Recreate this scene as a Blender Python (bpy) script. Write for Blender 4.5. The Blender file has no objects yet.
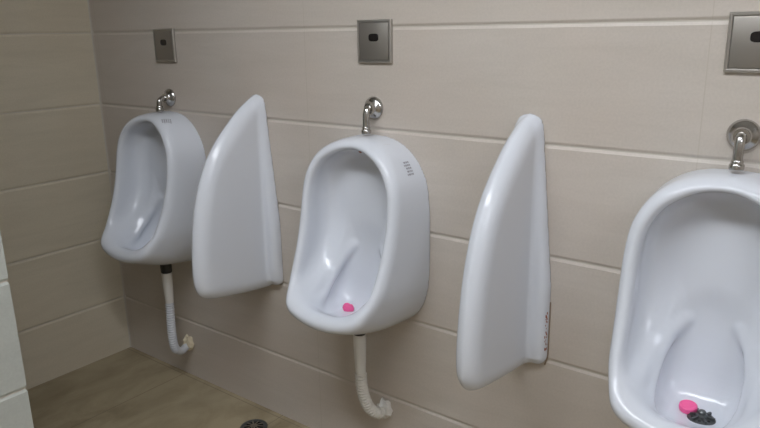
import bpy, bmesh, math, random
import numpy as np
from mathutils import Vector, Matrix
random.seed(4)
C = bpy.context.scene.collection
PI = math.pi

# ------------------------------------------------------------------ measured layout (metres)
UX = [0.4996, 1.5098, 2.5200]          # urinal centre lines along the tiled wall
DX = [.997, 2.024]                    # privacy panels
G0 = 0.2615                            # lowest wall joint, then one every 0.30
JOINTS = [G0 + 0.3*k for k in range(9)]
ROOM_X, ROOM_Y, ROOM_Z = 5.2, -3.4, 2.66
PILX, PILY = 1.066, -0.933

# ------------------------------------------------------------------ object helpers
def link(o, parent=None):
    C.objects.link(o)
    if parent: o.parent = parent
    return o
def tag(o, label, cat, group=None):
    o['label'] = label; o['category'] = cat
    if group: o['group'] = group
    return o
def thing(name, loc, label, cat, group=None):
    o = bpy.data.objects.new(name, None); o.empty_display_size = .05; o.location = loc
    return tag(link(o), label, cat, group)
def build(name, bm, m, parent=None, smooth=True, loc=None):
    me = bpy.data.meshes.new(name)
    bmesh.ops.recalc_face_normals(bm, faces=bm.faces)
    bm.to_mesh(me); bm.free()
    if smooth:
        me.polygons.foreach_set('use_smooth', [True]*len(me.polygons))
        me.set_sharp_from_angle(angle=math.radians(38))
    me.materials.append(m)
    o = bpy.data.objects.new(name, me)
    if loc: o.location = loc
    return link(o, parent)
def structure(name, bm, m):
    o = build(name, bm, m, smooth=False); o['kind'] = 'structure'; return o
def copy_part(src, parent):
    o = src.copy(); link(o, parent); return o

def box(bm, a, b, bev=0, seg=2):
    a = Vector(a); b = Vector(b)
    r = bmesh.ops.create_cube(bm, size=1, matrix=Matrix.Translation((a+b)/2) @ Matrix.Diagonal((*(b-a), 1)))
    if bev:
        es = list({e for v in r['verts'] for e in v.link_edges})
        bmesh.ops.bevel(bm, geom=es, offset=bev, segments=seg, affect='EDGES', profile=.5)
def lathe(bm, prof, origin=(0,0,0), axis=(0,0,1), n=32):
    """prof: (radius, height) pairs along axis"""
    q = Vector((0,0,1)).rotation_difference(Vector(axis)); o = Vector(origin)
    rings = []
    for r, h in prof:
        if r < 1e-6: rings.append([bm.verts.new(o + q @ Vector((0,0,h)))])
        else: rings.append([bm.verts.new(o + q @ Vector((r*math.cos(2*PI*i/n), r*math.sin(2*PI*i/n), h))) for i in range(n)])
    for A, B in zip(rings, rings[1:]):
        for i in range(n):
            j = (i+1) % n
            if len(A) == 1 and len(B) == 1: continue
            if len(A) == 1: bm.faces.new((A[0], B[i], B[j]))
            elif len(B) == 1: bm.faces.new((A[i], A[j], B[0]))
            else: bm.faces.new((A[i], A[j], B[j], B[i]))
def catmull(pts, n=8):
    P = [Vector(p) for p in pts]; P = [2*P[0]-P[1]] + P + [2*P[-1]-P[-2]]; out = []
    for i in range(1, len(P)-2):
        for k in range(n):
            t = k/n; a, b, c, d = P[i-1:i+3]
            out.append(.5*((2*b)+(c-a)*t+(2*a-5*b+4*c-d)*t*t+(3*b-a-3*c+d)*t**3))
    out.append(P[-2]); return out
def sweep(bm, path, radius, n=20, cap=True):
    """radius: number or function of arc length"""
    P = [Vector(p) for p in path]; L = 0; prev = None; rings = []
    t0 = (P[1]-P[0]).normalized(); u = t0.orthogonal().normalized()
    for i, p in enumerate(P):
        t = (P[min(i+1, len(P)-1)] - P[max(i-1, 0)]).normalized()
        u = (u - t*u.dot(t)).normalized(); v = t.cross(u)
        if i: L += (P[i]-P[i-1]).length
        r = radius(L) if callable(radius) else radius
        rings.append([bm.verts.new(p + u*r*math.cos(2*PI*k/n) + v*r*math.sin(2*PI*k/n)) for k in range(n)])
    for A, B in zip(rings, rings[1:]):
        for k in range(n): bm.faces.new((A[k], A[(k+1) % n], B[(k+1) % n], B[k]))
    if cap:
        bm.faces.new(rings[0][::-1]); bm.faces.new(rings[-1])
def resample(path, step):
    P = [Vector(p) for p in path]; out = [P[0]]; carry = 0
    for a, b in zip(P, P[1:]):
        L = (b-a).length; s = step - carry
        while s <= L: out.append(a.lerp(b, s/L)); s += step
        carry = L - (s - step)
    return out

# ------------------------------------------------------------------ implicit shapes for the ceramic ware
def spline2(pts, n=6, closed=False):
    return np.array([(p.x, p.y) for p in catmull([(a, b, 0) for a, b in pts], n)])
class Poly:
    """signed distance to a closed 2-D outline, tabulated on a fine grid"""
    def __init__(s, V, step=.003, pad=.12):
        V = np.asarray(V, float); lo = V.min(0)-pad; hi = V.max(0)+pad
        s.lo = lo; s.st = step
        nx, ny = (np.ceil((hi-lo)/step)).astype(int)+1
        X, Y = np.meshgrid(lo[0]+step*np.arange(nx), lo[1]+step*np.arange(ny), indexing='ij')
        d = np.full(X.shape, 1e9); ins = np.zeros(X.shape, bool)
        for a, b in zip(V, np.roll(V, -1, 0)):
            e = b-a; L = e@e
            if L < 1e-14: continue
            wx, wy = X-a[0], Y-a[1]
            t = np.clip((wx*e[0]+wy*e[1])/L, 0, 1)
            d = np.minimum(d, (wx-t*e[0])**2+(wy-t*e[1])**2)
            if a[1] != b[1]:
                ins ^= ((a[1] > Y) != (b[1] > Y)) & (X < (b[0]-a[0])*(Y-a[1])/(b[1]-a[1])+a[0])
        s.T = np.sqrt(d)*np.where(ins, -1, 1)
    def __call__(s, x, y):
        fx = np.clip((x-s.lo[0])/s.st, 0, s.T.shape[0]-1.001); fy = np.clip((y-s.lo[1])/s.st, 0, s.T.shape[1]-1.001)
        i = fx.astype(int); j = fy.astype(int); u = fx-i; v = fy-j
        T = s.T
        return (T[i,j]*(1-u)+T[i+1,j]*u)*(1-v)+(T[i,j+1]*(1-u)+T[i+1,j+1]*u)*v
def smax(a, b, k): h = np.maximum(k-np.abs(a-b), 0)/k; return np.maximum(a, b)+h*h*k/4
def smin(a, b, k): return -smax(-a, -b, k)

def surface(F, lo, hi, h):
    """surface nets: vertices, quads"""
    lo = np.array(lo, float); n = np.ceil((np.array(hi)-lo)/h).astype(int)+1
    ax = [lo[k]+h*np.arange(n[k]) for k in range(3)]
    G = np.meshgrid(*ax, indexing='ij'); S = F(*G); I = S < 0
    sl = lambda A, o: A[o[0]:n[0]-1+o[0], o[1]:n[1]-1+o[1], o[2]:n[2]-1+o[2]]
    cnt = np.zeros(n-1); acc = np.zeros((*(n-1), 3))
    base = np.stack(np.meshgrid(*[np.arange(m-1) for m in n], indexing='ij'), -1).astype(float)
    for a in range(3):
        o1, o2 = [k for k in range(3) if k != a]
        for p in (0, 1):
            for q in (0, 1):
                c0 = [0,0,0]; c0[o1] = p; c0[o2] = q; c1 = list(c0); c1[a] = 1
                A, B = sl(S, c0), sl(S, c1); m = (A < 0) != (B < 0)
                t = np.where(m, A/np.where(m, A-B, 1), 0)
                P = np.zeros((*(n-1), 3)); P[...] = c0; P[..., a] = t
                acc += P*m[..., None]; cnt += m
    act = cnt > 0; idx = -np.ones(n-1, int); idx[act] = np.arange(act.sum())
    V = lo + h*(base[act]+acc[act]/cnt[act][:, None])
    Q = []
    for a in range(3):
        o1, o2 = (a+1) % 3, (a+2) % 3
        s0 = [slice(None)]*3; s1 = [slice(None)]*3
        s0[a] = slice(0, n[a]-1); s1[a] = slice(1, n[a])
        m = I[tuple(s0)] != I[tuple(s1)]
        w = np.argwhere(m); w = w[(w[:, o1] > 0) & (w[:, o2] > 0) & (w[:, o1] < n[o1]-1) & (w[:, o2] < n[o2]-1)]
        f = I[tuple(s0)][tuple(w.T)]
        def at(d1, d2):
            z = w.copy(); z[:, o1] -= d1; z[:, o2] -= d2; return idx[tuple(z.T)]
        q = np.stack([at(1,1), at(0,1), at(0,0), at(1,0)], 1)
        q[~f] = q[~f][:, ::-1]; Q.append(q)
    return V, np.concatenate(Q)
def ev(F, V): return F(V[:, 0], V[:, 1], V[:, 2])
def grad(F, V, e=.0035):
    g = np.stack([(ev(F, V+np.eye(3)[k]*e)-ev(F, V-np.eye(3)[k]*e))/(2*e) for k in range(3)], 1)
    return g
def snap(F, V, it=4):
    V = np.array(V, float)
    for _ in range(it):
        g = grad(F, V); V = V-(ev(F, V)/np.maximum((g*g).sum(1), .05))[:, None]*g*.9
    return V
def ceramic(name, F, lo, hi, h, m, parent):
    """local x across, second coordinate depth from the wall, z up (depth becomes -y)"""
    V, Q = surface(F, lo, hi, h)
    V = snap(F, V, 3)
    V[:, 1] = np.maximum(V[:, 1], .0004)
    N = grad(F, V); N /= np.linalg.norm(N, axis=1)[:, None]
    me = bpy.data.meshes.new(name)
    me.from_pydata((V*[1,-1,1]).tolist(), [], Q[:, ::-1].tolist())
    me.polygons.foreach_set('use_smooth', [True]*len(me.polygons))
    me.normals_split_custom_set_from_vertices((N*[1,-1,1]).tolist())
    me.materials.append(m)
    return link(bpy.data.objects.new(name, me), parent)

# ------------------------------------------------------------------ materials
def mat(name, col, rough=.5, metal=0, spec=.5, coat=0):
    m = bpy.data.materials.new(name); m.use_nodes = True
    b = m.node_tree.nodes['Principled BSDF']
    b.inputs['Base Color'].default_value = (*col, 1); b.inputs['Roughness'].default_value = rough
    b.inputs['Metallic'].default_value = metal; b.inputs['Specular IOR Level'].default_value = spec
    b.inputs['Coat Weight'].default_value = coat
    return m
class NT:
    def __init__(s, m): s.t = m.node_tree; s.b = s.t.nodes['Principled BSDF']
    def n(s, kind, ins=None, **kw):
        x = s.t.nodes.new(kind)
        for k, v in kw.items(): setattr(x, k, v)
        for k, v in (ins or {}).items():
            if isinstance(v, bpy.types.NodeSocket): s.t.links.new(v, x.inputs[k])
            else: x.inputs[k].default_value = v
        return x
    def l(s, a, b): s.t.links.new(a, b)
def ramp(nt, fac, stops):
    r = nt.n('ShaderNodeValToRGB', {'Fac': fac}); e = r.color_ramp.elements
    while len(e) < len(stops): e.new(.5)
    for i, (p, c) in enumerate(stops): e[i].position = p; e[i].color = (*c, 1)
    return r.outputs['Color']
def math_(nt, op, a, b=None, c=None):
    ins = {0: a}
    if b is not None: ins[1] = b
    if c is not None: ins[2] = c
    return nt.n('ShaderNodeMath', ins, operation=op).outputs[0]

def tile_material(name, light, dark, warm, grout, along='X', joints=(), rough=.32, streak=(3.0, 3.0, 22.0)):
    """glazed beige stone-look tile: cloudy, softly streaked, fine joints across it"""
    m = mat(name, light, rough); nt = NT(m)
    pos = nt.n('ShaderNodeNewGeometry').outputs['Position']
    mp = nt.n('ShaderNodeMapping', {'Vector': pos, 'Scale': streak}).outputs[0]
    n1 = nt.n('ShaderNodeTexNoise', {'Vector': mp, 'Scale': 1.0, 'Detail': 5.0, 'Roughness': .6, 'Distortion': .6}).outputs['Fac']
    n2 = nt.n('ShaderNodeTexNoise', {'Vector': pos, 'Scale': 2.2, 'Detail': 3.0, 'Roughness': .55}).outputs['Fac']
    n3 = nt.n('ShaderNodeTexNoise', {'Vector': pos, 'Scale': 160.0, 'Detail': 2.0}).outputs['Fac']
    c1 = ramp(nt, n1, [(.3, dark), (.62, light)])
    f2 = ramp(nt, n2, [(.42, (0,0,0)), (.72, (.55,.55,.55))])
    mix = nt.n('ShaderNodeMix', {0: f2, 6: c1, 7: (*warm, 1)}, data_type='RGBA')
    col = mix.outputs[2]
    f3 = ramp(nt, n3, [(.35, (.95,.95,.95)), (.65, (1.0,1.0,1.0))])
    col = nt.n('ShaderNodeMix', {0: 1.0, 6: col, 7: f3}, data_type='RGBA', blend_type='MULTIPLY').outputs[2]
    if joints:
        sep = nt.n('ShaderNodeSeparateXYZ', {0: pos})
        tot = None
        for axis, off, per, w in joints:
            q = math_(nt, 'DIVIDE', math_(nt, 'SUBTRACT', sep.outputs[axis], off), per)
            d = math_(nt, 'MULTIPLY', math_(nt, 'ABSOLUTE', math_(nt, 'SUBTRACT', q, math_(nt, 'ROUND', q))), per)
            s = nt.n('ShaderNodeMapRange', {'Value': d, 'From Min': w*.5, 'From Max': w, 'To Min': 1.0, 'To Max': 0.0}).outputs[0]
            tot = s if tot is None else math_(nt, 'MAXIMUM', tot, s)
        col = nt.n('ShaderNodeMix', {0: math_(nt, 'MULTIPLY', tot, .75), 6: col, 7: (*grout, 1)}, data_type='RGBA').outputs[2]
    nt.l(col, nt.b.inputs['Base Color'])
    bp = nt.n('ShaderNodeBump', {'Height': n1, 'Strength': .05, 'Distance': .01})
    nt.l(bp.outputs[0], nt.b.inputs['Normal'])
    rr = nt.n('ShaderNodeMapRange', {'Value': n1, 'To Min': rough-.06, 'To Max': rough+.12}).outputs[0]
    nt.l(rr, nt.b.inputs['Roughness'])
    return m

GROUT = (.53,.49,.43)
M_wall = tile_material('beige wall tile', (.575,.522,.468), (.535,.485,.43), (.575,.495,.43), (.48,.43,.365), joints=[('X', .035, 1.2, .0016)], rough=.38)
M_side = tile_material('olive beige wall tile', (.60,.54,.425), (.55,.495,.385), (.585,.505,.385), GROUT, rough=.4)
M_white = tile_material('white wall tile', (.49,.51,.475), (.46,.48,.45), (.47,.485,.45), (.62,.62,.6), rough=.3)
M_grout = mat('wall grout', GROUT, .75)
M_floor = tile_material('brown floor tile', (.38,.315,.205), (.20,.155,.09), (.40,.34,.23), (.16,.12,.08),
                        joints=[('X', .43, .6, .0022), ('Y', -.02, .6, .0022)], rough=.42, streak=(7.0, 3.5, 3.0))
M_ceil = mat('white ceiling paint', (.62,.62,.61), .8)
M_ceramic = mat('white glazed ceramic', (.675,.70,.755), .19, spec=.42)
M_chrome = mat('chrome', (.50,.49,.47), .2, 1)
M_satin = mat('satin steel', (.36,.335,.305), .45, .8)
M_satin_edge = mat('polished steel edge', (.46,.44,.41), .35, .85)
M_glass = mat('dark sensor window', (.012,.01,.01), .15)
M_pvc = mat('white pipe plastic', (.72,.70,.66), .4)
M_hose = mat('grey flexible hose plastic', (.60,.62,.66), .42)
M_hose_warm = mat('cream flexible hose plastic', (.66,.63,.57), .42)
M_black = mat('black rubber', (.02,.02,.018), .5)
M_putty = mat('cream sealing putty', (.68,.60,.44), .85)
M_pink = mat('pink deodoriser', (.90,.12,.33), .55)
M_strain = mat('dark metal strainer', (.10,.105,.105), .35, .6)
M_hole = mat('dark drain opening', (.01,.01,.01), .7)
M_print = mat('grey printed ink', (.30,.30,.33), .5)
M_faint = mat('pale grey printed ink', (.52,.53,.56), .5)
M_rust = mat('rusty brown stain', (.30,.10,.06), .7)
M_caulk = mat('stained brown sealant', (.25,.18,.12), .7)

# ------------------------------------------------------------------ room
def wall_profile_strip(z0, z1):
    """(depth, z) pairs of a tiled wall: bevelled joints sunk between the tiles"""
    P = [(0, z0)]
    for j in JOINTS:
        if z0 < j-.02 and j+.01 < z1:
            P += [(0, j-.0090), (-.0012, j-.0066), (-.0032, j-.0018), (-.0032, j+.0018), (-.0008, j+.0062), (0, j+.0090)]
    return P + [(0, z1)]
def tiled_wall(name, p0, p1, nrm, m, z1=ROOM_Z, thick=.1):
    bm = bmesh.new(); n = Vector((*nrm, 0)); P = wall_profile_strip(0, z1); P = P + [(-thick, z1), (-thick, 0)]
    ends = []
    for p in (p0, p1):
        ends.append([bm.verts.new(Vector((*p, 0)) + n*d + Vector((0,0,z))) for d, z in P])
    A, B = ends; k = len(P)
    gro = []
    for i in range(k):
        f = bm.faces.new((A[i], B[i], B[(i+1) % k], A[(i+1) % k]))
        if P[i][0] < -.003 and P[(i+1) % k][0] < -.003 and P[i][0] > -.01: gro.append(f)
    bm.faces.new(A); bm.faces.new(B)
    for f in gro: f.material_index = 1
    o = structure(name, bm, m); o.data.materials.append(M_grout)
    return o
tiled_wall('wall_back', (0, 0), (ROOM_X, 0), (0, -1), M_wall)
tiled_wall('wall_left', (0, PILY), (0, 0), (1, 0), M_side)
tiled_wall('wall_right', (ROOM_X, 0), (ROOM_X, ROOM_Y), (-1, 0), M_wall)
tiled_wall('wall_front', (ROOM_X, ROOM_Y), (PILX, ROOM_Y), (0, 1), M_wall)
# the return wall that runs out beside the camera: two tiled faces
def partition():
    bm = bmesh.new(); P = wall_profile_strip(0, ROOM_Z); gro = []
    cols = []
    for (x, y, nx, ny) in ((0, PILY, 0, 1), (PILX, PILY, 1, 1), (PILX, ROOM_Y, 1, 0), (0, ROOM_Y, 0, 0)):
        cols.append([bm.verts.new((x+nx*d, y+ny*d, z)) for d, z in P])
    for a in range(4):
        A, B = cols[a], cols[(a+1) % 4]
        for i in range(len(P)-1):
            f = bm.faces.new((A[i], B[i], B[i+1], A[i+1]))
            if P[i][0] < -.003 and P[i+1][0] < -.003: f.material_index = 1
    bm.faces.new([c[0] for c in cols]); bm.faces.new([c[-1] for c in cols])
    o = structure('wall_partition', bm, M_white); o.data.materials.append(M_grout)
partition()
bm = bmesh.new()
vs = [[bm.verts.new((a, b, z)) for a, b in ((-.002,.002),(.0055,.002),(.0055,-.0008),(.0018,-.0018),(.0008,-.0055),(-.002,-.0055))] for z in (0, ROOM_Z)]
for k in range(6): bm.faces.new((vs[0][k], vs[0][(k+1) % 6], vs[1][(k+1) % 6], vs[1][k]))
bm.faces.new(vs[0]); bm.faces.new(vs[1]); structure('trim_1', bm, M_grout)
bm = bmesh.new(); box(bm, (-.1, ROOM_Y-.1, -.1), (ROOM_X+.1, .1, 0)); structure('floor', bm, M_floor)
bm = bmesh.new(); box(bm, (-.1, ROOM_Y-.1, ROOM_Z), (ROOM_X+.1, .1, ROOM_Z+.1)); structure('ceiling', bm, M_ceil)

# ------------------------------------------------------------------ urinal bowl
half = [(0,1.153),(.04,1.149),(.08,1.137),(.12,1.115),(.15,1.09),(.175,1.055),(.192,1.015),(.2,.965),(.203,.9),(.203,.8),(.201,.72),
        (.196,.68),(.183,.635),(.157,.594),(.112,.558),(.06,.534),(0,.525)]
hr = spline2(half, 4)
P_out = Poly(np.concatenate([hr, (hr*[-1,1])[-2:0:-1]]))
P_prof = Poly(np.concatenate([[(-.1,1.156)], spline2([(.03,1.156),(.07,1.153),(.105,1.14),(.13,1.112),(.145,1.055),(.155,.98),(.168,.9),(.188,.83),(.22,.76),
        (.258,.69),(.290,.648),(.301,.624),(.291,.602),(.245,.584),(.19,.565),(.12,.544),(.05,.530)], 4), [(-.1,.522)]]))
P_up = Poly(np.concatenate([[(.045,1.3)], spline2([(.045,1.1),(.047,.95),(.05,.88),(.066,.815),(.11,.745),(.17,.695),(.24,.660),(.30,.652)], 4), [(.5,.68),(.5,1.3)]]))
P_low = Poly(np.concatenate([spline2([(.044,1.0),(.042,.78),(.047,.70),(.060,.645),(.085,.609),(.12,.592),(.18,.600),(.235,.630),(.28,.660)], 4), [(.4,.74),(.4,1.0)]]))
lo_half = spline2([(0,.87),(.03,.86),(.055,.835),(.08,.79),(.093,.74),(.098,.68),(.096,.63),(.088,.585),(.07,.565),(0,.56)], 4)
P_pocket = Poly(np.concatenate([lo_half, (lo_half*[-1,1])[-2:0:-1]]))
RIDGE = [(.062,.040,.790),(.084,.064,.757),(.094,.10,.705),(.094,.15,.655),(.088,.205,.628)]
def F_bowl(x, d, z):
    l2 = np.clip((.74-z)/.14, 0, 1); l2 = l2*l2*(3-2*l2)
    xe = x*(1+(.58+.42*l2)*np.maximum(d, 0))
    o = P_out(xe, z)
    low_t = np.clip((.86-z)/.22, 0, 1); low_t = low_t*low_t*(3-2*low_t)
    de = d+low_t*.8*x*x                                   # the lip is rounded in plan
    ze = z-1.0*low_t*x*x*np.clip(d/.25, 0, 1.2)
    out = smax(o, P_prof(de, ze), .036)
    cx = np.clip((np.abs(x)-.03)/.06, 0, 1); cx = cx*cx*(3-2*cx)
    up = smax(o+.040, P_up(de, ze+.09*(1-cx)*np.clip((.305-d)/.1, 0, 1)*np.clip((z-.655)/.06, 0, 1)), .06)
    low = smax(P_pocket(x, z), P_low(de, ze), .07)
    cav = smin(up, low, .030)
    body = smax(out, -cav, .030)
    ax = np.abs(x); rd = np.full(np.shape(body), 1e9)      # the two raised splash ridges
    for a, b in zip(RIDGE, RIDGE[1:]):
        a = np.array(a); e = np.array(b)-a
        t = np.clip(((ax-a[0])*e[0]+(d-a[1])*e[1]+(z-a[2])*e[2])/(e@e), 0, 1)
        rd = np.minimum(rd, (ax-a[0]-t*e[0])**2+(d-a[1]-t*e[1])**2+(z-a[2]-t*e[2])**2)
    body = smin(body, np.sqrt(rd)-.008, .026)
    return np.maximum(body, -d)

def surf_point(x, d, z):
    p = snap(F_bowl, np.array([[x, d, z]]), 6)[0]; g = grad(F_bowl, p[None])[0]
    return p, g/np.linalg.norm(g)
def decal_bars(name, centre, up, bars, m, parent, lift=.0007):
    """small printed marks lying on the glaze; bars: (u0, v0, u1, v1) in metres"""
    p, nrm = surf_point(*centre)
    u = np.cross(up, nrm); u /= np.linalg.norm(u); v = np.cross(nrm, u)
    bm = bmesh.new()
    for (u0, v0, u1, v1) in bars:
        k = 3; g = [[None]*(k+1) for _ in range(k+1)]
        for i in range(k+1):
            for j in range(k+1):
                q = p + u*(u0+(u1-u0)*i/k) + v*(v0+(v1-v0)*j/k)
                s = snap(F_bowl, q[None], 4)[0]; s = s + grad(F_bowl, s[None])[0]*lift
                g[i][j] = bm.verts.new((s[0], -s[1], s[2]))
        for i in range(k):
            for j in range(k): bm.faces.new((g[i][j], g[i+1][j], g[i+1][j+1], g[i][j+1]))
    return build(name, bm, m, parent)

ULAB = ['white ceramic wall urinal nearest the corner, seen from its side',
        'white ceramic wall urinal between the two pointed divider panels',
        'white ceramic wall urinal with a dark strainer and pink tablet in its bowl']
urinals = []; bowl0 = None
random.seed(11)
bars = []
for k in range(5):                                   # an illegible printed stamp: rows of broken strokes
    v = .010-k*.005; u = -.0075
    while u < .0065:
        w = random.uniform(.0016, .005); bars.append((u, v, min(u+w, .0078), v-.0030)); u += w+.0009
for i, x in enumerate(UX):
    t = thing('wall_urinal', (x-(.008, -.003, .005)[i], 0, (.014, 0, 0)[i]), ULAB[i], 'urinal', 'wall urinals in a row')
    if bowl0 is None:
        bowl0 = ceramic('bowl', F_bowl, (-.225,-.012,.49), (.225,.315,1.18), .005, M_ceramic, t)
    else: copy_part(bowl0, t)
    urinals.append(t)
    if i == 2:                                       # strainer with a raised centre knob, over the outlet
        sp, sn = surf_point(.014, .130, .59)
        bm = bmesh.new()
        lathe(bm, [(0,.003),(.012,.003),(.0125,.006),(.027,.004),(.030,.0015),(.030,-.004)], axis=(0,0,1), n=32)
        lathe(bm, [(.0135,.004),(.0125,.011),(.0085,.0135),(.0085,.019),(.006,.0215),(0,.022)], n=24)
        for k in range(6):
            a = k*PI/3; bm2 = Matrix.Rotation(a, 4, 'Z') @ Matrix.Translation((.018,0,.006)) @ Matrix.Diagonal((.020,.0045,.0085,1))
            bmesh.ops.create_cube(bm, size=1, matrix=bm2)
        s = build('drain_strainer', bm, M_strain, t)
        nw = Vector((sn[0], -sn[1], sn[2])); nw.x = 0; nw.normalize()
        s.location = (sp[0], -sp[1], sp[2]); s.rotation_euler = Vector((0,0,1)).rotation_difference(nw).to_euler()
        s['label'] = 'dark metal strainer with a raised knob'
        bm = bmesh.new()
        for k in range(6):
            a = k*PI/3+PI/6
            lathe(bm, [(0,.0008),(.0035,.0008),(.0035,0)], origin=(.0195*math.cos(a), .0195*math.sin(a), .0046), n=12)
        build('strainer_hole', bm, M_hole, s)
    if i == 1:
        p, g = surf_point(-.01, .06, 1.10)
        bm = bmesh.new(); lathe(bm, [(0,.001),(.004,.001),(.0055,0),(.0055,-.002)], origin=(p[0],-p[1],p[2]), axis=(g[0],-g[1],g[2]), n=16)
        w = build('water_inlet', bm, M_rust, t); w['label'] = 'small rusty water inlet high in the bowl'
        decal_bars('printed_stamp', (.158,.055,1.066), (0,0,1), [(a*1.7,b*1.9,c*1.7,d*1.9) for a,b,c,d in bars], M_print, t)['label'] = 'small grey printed stamp'
        decal_bars('faint_mark', (.095,.06,1.136), (0,0,1), [(-.012,.001,.002,-.001),(-.004,.0045,.012,.0025)], M_faint, t)['label'] = 'faint grey ink mark'
    if i == 0:
        decal_bars('printed_stamp', (.104,.095,1.132), (0,.7,.7), [(a*1.9,b*1.5,c*1.9,d*1.5) for a,b,c,d in bars], M_print, t)['label'] = 'small grey printed stamp'
        decal_bars('faint_mark', (.055,.05,1.15), (0,0.5,1), [(-.010,.0012,.012,-.0012)], M_faint, t)['label'] = 'faint grey ink mark'

# ------------------------------------------------------------------ chrome flush elbows
FLAB = ['chrome flush elbow above the corner urinal', 'chrome flush elbow above the urinal between the two divider panels',
        'large chrome flush elbow above the urinal with the dark strainer']
def flush_elbow(x, z, drop, q, label):
    t = thing('flush_elbow', (x, 0, z), label, 'pipe', 'chrome flush elbows')
    bm = bmesh.new()
    lathe(bm, [(0,.0005),(.034,.0005),(.0345,.003),(.033,.007),(.027,.012),(.020,.017),(.0165,.022),(.0165,.030),(0,.030)], axis=(0,-1,0), n=40)
    build('wall_flange', bm, M_chrome, t)
    r = min(.028, drop-.030); pts = [(0,-.02,0),(0,-.030,0)]
    for k in range(1, 9):
        a = k/8*PI/2; pts.append((0, -.030-(q-.030)*math.sin(a), -r*(1-math.cos(a))))
    pts += [(0,-q,-r-.4*(drop-.01-r)),(0,-q,-drop+.010)]
    bm = bmesh.new(); sweep(bm, pts, .0105, 24)
    build('bent_tube', bm, M_chrome, t)
    bm = bmesh.new()
    lathe(bm, [(0,0),(.0150,0),(.0155,.002),(.0155,.010),(.0140,.0125),(.0125,.013),(.0125,.019),(.0110,.021),(0,.021)], origin=(0,-q,-drop), n=24)
    build('coupling_nut', bm, M_chrome, t)
for x, z, dr, q, l in zip(UX, (1.212, 1.226, 1.222), (.048, .0735, .0695), (.054, .042, .042), FLAB): flush_elbow(x+.003, z, dr, q, l)

# ------------------------------------------------------------------ sensor plates
PLAB = ['square brushed steel flush sensor plate nearest the corner', 'square brushed steel flush sensor plate above the middle urinal',
        'square brushed steel flush sensor plate above the urinal with the dark strainer']
PX = [UX[0]+.006, UX[1]+.012, UX[2]+.012]; src = None
for x, z, l in zip(PX, (1.410, 1.4215, 1.416), PLAB):
    t = thing('sensor_plate', (x, 0, z), l, 'flush sensor', 'steel flush sensor plates')
    if src is None:
        bm = bmesh.new(); loops = []
        for h, dd in ((.063,.0004), (.063,.0075), (.0605,.0105), (.0575,.0108), (.0555,.0095), (.0555,.0045)):
            loops.append([bm.verts.new((sx*h, -dd, sz*(h-.001))) for sx, sz in ((-1,-1),(1,-1),(1,1),(-1,1))])
        for A, B in zip(loops, loops[1:]):
            for k in range(4): bm.faces.new((A[k], A[(k+1) % 4], B[(k+1) % 4], B[k]))
        bm.faces.new(loops[0]); bm.faces.new(loops[-1])
        a = build('frame', bm, M_satin_edge, t)
        bm = bmesh.new(); box(bm, (-.0540,-.0102,-.0530), (.0540,-.0040,.0530), .0018, 2); b = build('face_panel', bm, M_satin, t)
        bm = bmesh.new()
        n = 28; ring = []
        for k in range(n):
            q = 2*PI*k/n; c, s_ = math.cos(q), math.sin(q)
            ring.append((.019*abs(c)**.6*(1 if c > 0 else -1), .0115*abs(s_)**.6*(1 if s_ > 0 else -1)))
        f = [bm.verts.new((u, -.0098, .011+v)) for u, v in ring]; g = [bm.verts.new((u*.93, -.0114, .011+v*.9)) for u, v in ring]
        for k in range(n): bm.faces.new((f[k], f[(k+1) % n], g[(k+1) % n], g[k]))
        bm.faces.new(g); c = build('sensor_window', bm, M_glass, t); c['label'] = 'small dark oval sensor window'
        src = (a, b, c)
    else:
        for o in src: copy_part(o, t)

# ------------------------------------------------------------------ divider panels
P_pan = Poly(np.concatenate([[(-.1,1.246)], spline2([(.004,1.247),(.035,1.236),(.10,1.195),(.15,1.152),(.195,1.108),(.24,1.05),(.277,.98),(.305,.895),(.322,.81),(.332,.72),(.333,.65),
        (.322,.607),(.298,.582),(.255,.567),(.18,.554),(.08,.540),(.0,.532)], 4), [(-.1,.525)]]))
P_foot = Poly([(-.1,1.238),(.006,1.238),(.022,1.215),(.030,1.15),(.034,.9),(.036,.62),(.032,.575),(.02,.556),(-.1,.55)])
def F_panel(x, d, z):
    body = smax(P_pan(d, z), np.abs(x)-(.033+.002*np.clip((1.0-z)/.5, 0, 1)), .055)
    w = .036+.045*np.clip((1.24-z)/.45, 0, 1)
    foot = smax(P_foot(d, z), np.abs(x)-w, .03)
    return np.maximum(smin(body, foot, .014), -d)
DLAB = ['pointed white ceramic divider panel between the corner urinal and the middle urinal',
        'pointed white ceramic divider panel with rusty marks low on its wall edge']
panel0 = None
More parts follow.
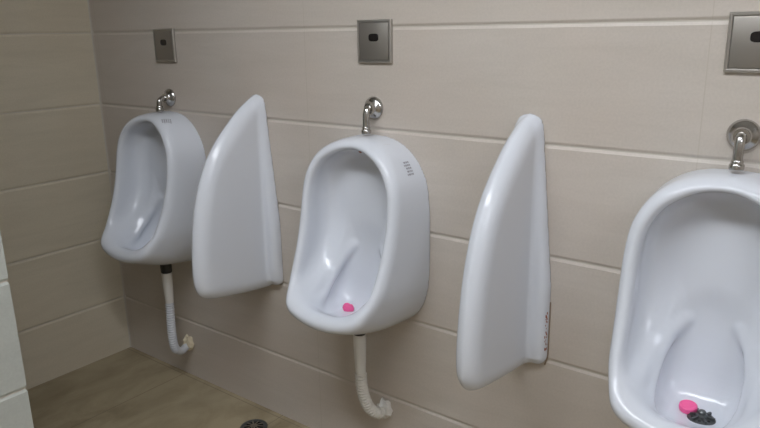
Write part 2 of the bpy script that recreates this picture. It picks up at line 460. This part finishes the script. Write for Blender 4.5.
for x, l in zip(DX, DLAB):
    t = thing('divider_panel', (x, 0, -.006 if l is DLAB[1] else 0), l, 'divider', 'white urinal divider panels')
    if panel0 is None: panel0 = ceramic('wall_mounted_panel', F_panel, (-.1,-.012,.51), (.1,.355,1.27), .005, M_ceramic, t)
    else: copy_part(panel0, t)
    if l is DLAB[1]:
        random.seed(3); bm = bmesh.new()
        for k in range(26):
            z = .60+random.random()**1.2*.115; d = .010+random.random()*.012
            q = np.array([[.08, d, z]]); q = snap(F_panel, q, 5); g = grad(F_panel, q)[0]; q = q[0]+g*.0006
            n = Vector((g[0], -g[1], g[2])).normalized(); u = n.cross(Vector((0,0,1))).normalized(); v = n.cross(u)
            c = Vector((q[0], -q[1], q[2])); r = random.uniform(.0012, .0032)
            vs = [bm.verts.new(c+u*r*.8*math.cos(2*PI*j/7)*random.uniform(.7,1.2)+v*r*1.6*math.sin(2*PI*j/7)*random.uniform(.7,1.2)) for j in range(7)]
            bm.faces.new(vs)
        build('rust_stain', bm, M_rust, t, smooth=False)['label'] = 'reddish rust specks on the lower wall edge'
        bm = bmesh.new()
        pts = []
        for z in np.linspace(.74, .552, 24):
            q = snap(lambda a, b, c: F_panel(a, np.maximum(b, .004), c), np.array([[.085, .004, z]]), 5)[0]; pts.append((q[0]+.0008, -.0016, z))
        sweep(bm, pts, .0022, 8); build('sealant_edge', bm, M_caulk, t)['label'] = 'brown stained sealant bead along the wall'

# ------------------------------------------------------------------ drain pipes under the bowls
WLAB = ['pale flexible drain pipe under the corner urinal with a cream putty lump at the wall',
        'ribbed white drain pipe under the middle urinal, ending low on the wall',
        'white drain pipe under the urinal with the dark strainer']
def drain_pipe(x, label, ox, oz, hose_mat, amp, path, top, head):
    t = thing('drain_pipe', (x, 0, 0), label, 'pipe', 'drain pipes under the urinals')
    cx, cy = .004, -.10
    bm = bmesh.new()
    lathe(bm, [(0,top),(.020,top),(.0225,top+.003),(.0225,top+.018),(.023,top+.020),(.023,head),(0,head)], origin=(cx,cy,0), n=28)
    build('rubber_coupling', bm, M_black, t)['label'] = 'black rubber coupling'
    bm = bmesh.new()
    lathe(bm, [(0,.385),(.0165,.385),(.0172,.40),(.0188,.43),(.0205,.48),(.0212,top),(0,top)], origin=(cx,cy,0), n=28)
    build('straight_tube', bm, M_pvc, t)
    path = catmull([(cx+a, cy+b, c) for a, b, c in path], 10)
    path = resample(path, .0016)
    bm = bmesh.new(); per = .0105
    sweep(bm, path, lambda L: .0160+(amp*max(0, math.sin(2*PI*L/per)) if .02 < L < .24 else 0), 20)
    build('flexible_hose', bm, hose_mat, t)
    rnd = random.Random(5); bm = bmesh.new()
    bmesh.ops.create_icosphere(bm, subdivisions=3, radius=1)
    for v in bm.verts:
        k = 1+.16*math.sin(7*v.co.x+3*v.co.z+2)+.12*math.sin(9*v.co.z+4*v.co.y)+rnd.uniform(-.05,.05)
        v.co = Vector((cx+ox+v.co.x*.026*k, min(-.0012, -.008+v.co.y*.022*k), oz+.006+v.co.z*.033*k))
    build('wall_outlet_collar', bm, M_putty if hose_mat is M_hose else M_pvc, t)
corner_path = [(0,0,.40),(0,-.002,.34),(-.001,-.004,.27),(-.003,-.001,.205),(-.008,.012,.165),(-.018,.045,.142),(-.027,.075,.146),(-.028,.096,.154)]
ribbed_path = [(0,0,.40),(0,.003,.34),(.002,.012,.29),(.008,.030,.242),(.018,.054,.214),(.025,.076,.206),(.026,.096,.208)]
drain_pipe(UX[0], WLAB[0], -.028, .150, M_hose, .0024, corner_path, .516, .553)
drain_pipe(UX[1], WLAB[1], .026, .206, M_hose_warm, .0042, ribbed_path, .519, .540)
drain_pipe(UX[2], WLAB[2], .026, .206, M_hose_warm, .0042, ribbed_path, .519, .540)

# ------------------------------------------------------------------ pink deodoriser pieces lying in two bowls
def rest(x, d, z):
    p, g = surf_point(x, d, z); return p, Vector((g[0], -g[1], g[2])).normalized()
p, n = rest(-.020, .112, .59)
bm = bmesh.new()
lathe(bm, [(0,0),(.015,0),(.019,.003),(.020,.009),(.019,.015),(.0155,.0175),(.0145,.0165),(0,.016)], n=32)
o = build('deodoriser_tablet', bm, M_pink)
o.location = (UX[2]-.004+p[0], -p[1], p[2]+.001); o.rotation_euler = Vector((0,0,1)).rotation_difference(n).to_euler()
tag(o, 'round pink deodoriser tablet beside the dark strainer', 'deodoriser')
p, n = rest(-.024, .118, .59)
bm = bmesh.new(); ol = [(-.019,.004),(-.014,.013),(-.004,.013),(.001,.009),(.008,.012),(.017,.008),(.019,.002),(.012,-.004),(.003,-.009),(-.008,-.012),(-.016,-.008)]
lo = [bm.verts.new((a*.92, b*.92, 0)) for a, b in ol]; mi = [bm.verts.new((a*1.05, b*1.05, .009)) for a, b in ol]; hi = [bm.verts.new((a*.85, b*.85, .019)) for a, b in ol]
for A, B in ((lo, mi), (mi, hi)):
    for k in range(len(ol)): j = (k+1) % len(ol); bm.faces.new((A[k], A[j], B[j], B[k]))
bm.faces.new(lo[::-1]); bm.faces.new(hi)
o = build('deodoriser_tablet', bm, M_pink)
o.location = (UX[1]+p[0], -p[1], p[2]+.001); o.rotation_euler = Vector((0,0,1)).rotation_difference(n).to_euler()
tag(o, 'broken pink deodoriser piece lying in the middle urinal', 'deodoriser')

# ------------------------------------------------------------------ floor drain
t = thing('floor_drain', (1.0, -.125, 0), 'round chrome floor drain beside the foot of the tiled wall', 'drain')
bm = bmesh.new(); lathe(bm, [(.037,.0004),(.052,.0004),(.052,.003),(.049,.005),(.040,.005),(.037,.003),(.037,.0004)], n=48); build('rim', bm, M_strain, t)
bm = bmesh.new(); lathe(bm, [(0,.0006),(.0375,.0006),(.0375,.0016),(0,.0016)], n=40); build('dark_opening', bm, M_hole, t)
bm = bmesh.new()
lathe(bm, [(0,.010),(.008,.0095),(.013,.008),(.013,.002),(0,.002)], n=28)
for k in range(10):
    bmesh.ops.create_cube(bm, size=1, matrix=Matrix.Rotation(k*PI/5, 4, 'Z') @ Matrix.Translation((.0245,0,.0055)) @ Matrix.Rotation(.12, 4, 'Y') @ Matrix.Diagonal((.028,.0055,.003,1)))
build('grate', bm, M_chrome, t)

# ------------------------------------------------------------------ lighting: ceiling fittings
def lamp(x, y, w, d, strength, col, label):
    t = thing('ceiling_light', (x, y, ROOM_Z), label, 'light', 'ceiling lights')
    bm = bmesh.new(); box(bm, (-w/2-.03,-d/2-.03,-.05), (w/2+.03,d/2+.03,-.0005), .004, 2); build('housing', bm, M_ceil, t)
    m = mat('lamp diffuser', (.8,.8,.8), .5); b = m.node_tree.nodes['Principled BSDF']
    b.inputs['Emission Color'].default_value = (*col, 1); b.inputs['Emission Strength'].default_value = strength
    bm = bmesh.new(); box(bm, (-w/2,-d/2,-.056), (w/2,d/2,-.0495)); build('diffuser', bm, m, t, smooth=False)
lamp(2.12, -1.35, 1.9, .25, 15.5, (.955,.995,1.05), 'long ceiling light above the camera')
lamp(4.4, -1.9, .6, .6, 13, (.945,.995,1.09), 'square ceiling light near the far side wall')

w = bpy.data.worlds.new('world'); bpy.context.scene.world = w; w.use_nodes = True
w.node_tree.nodes['Background'].inputs[0].default_value = (.5,.55,.6,1); w.node_tree.nodes['Background'].inputs[1].default_value = .3

# ------------------------------------------------------------------ camera
yaw, pit, rol, f = .6553, -.2649, -.0171, 678.5
fw = Vector((-math.sin(yaw)*math.cos(pit), math.cos(yaw)*math.cos(pit), math.sin(pit)))
r = Vector((math.cos(yaw), math.sin(yaw), 0)); u = r.cross(fw)
r2 = r*math.cos(rol)+u*math.sin(rol); u2 = -r*math.sin(rol)+u*math.cos(rol)
cam = bpy.data.cameras.new('camera'); cam.sensor_width = 36; cam.lens = f*36/760; cam.clip_start = .02
co = link(bpy.data.objects.new('camera', cam))
R = Matrix((r2, u2, -fw)).transposed().to_4x4()
co.matrix_world = Matrix.Translation((2.7844, -1.6355, 1.4538)) @ R
S = bpy.context.scene
S.camera = co
S.view_settings.view_transform = 'Standard'; S.view_settings.look = 'None'; S.view_settings.exposure = 0.7; S.view_settings.gamma = 1
S.view_settings.use_curve_mapping = False
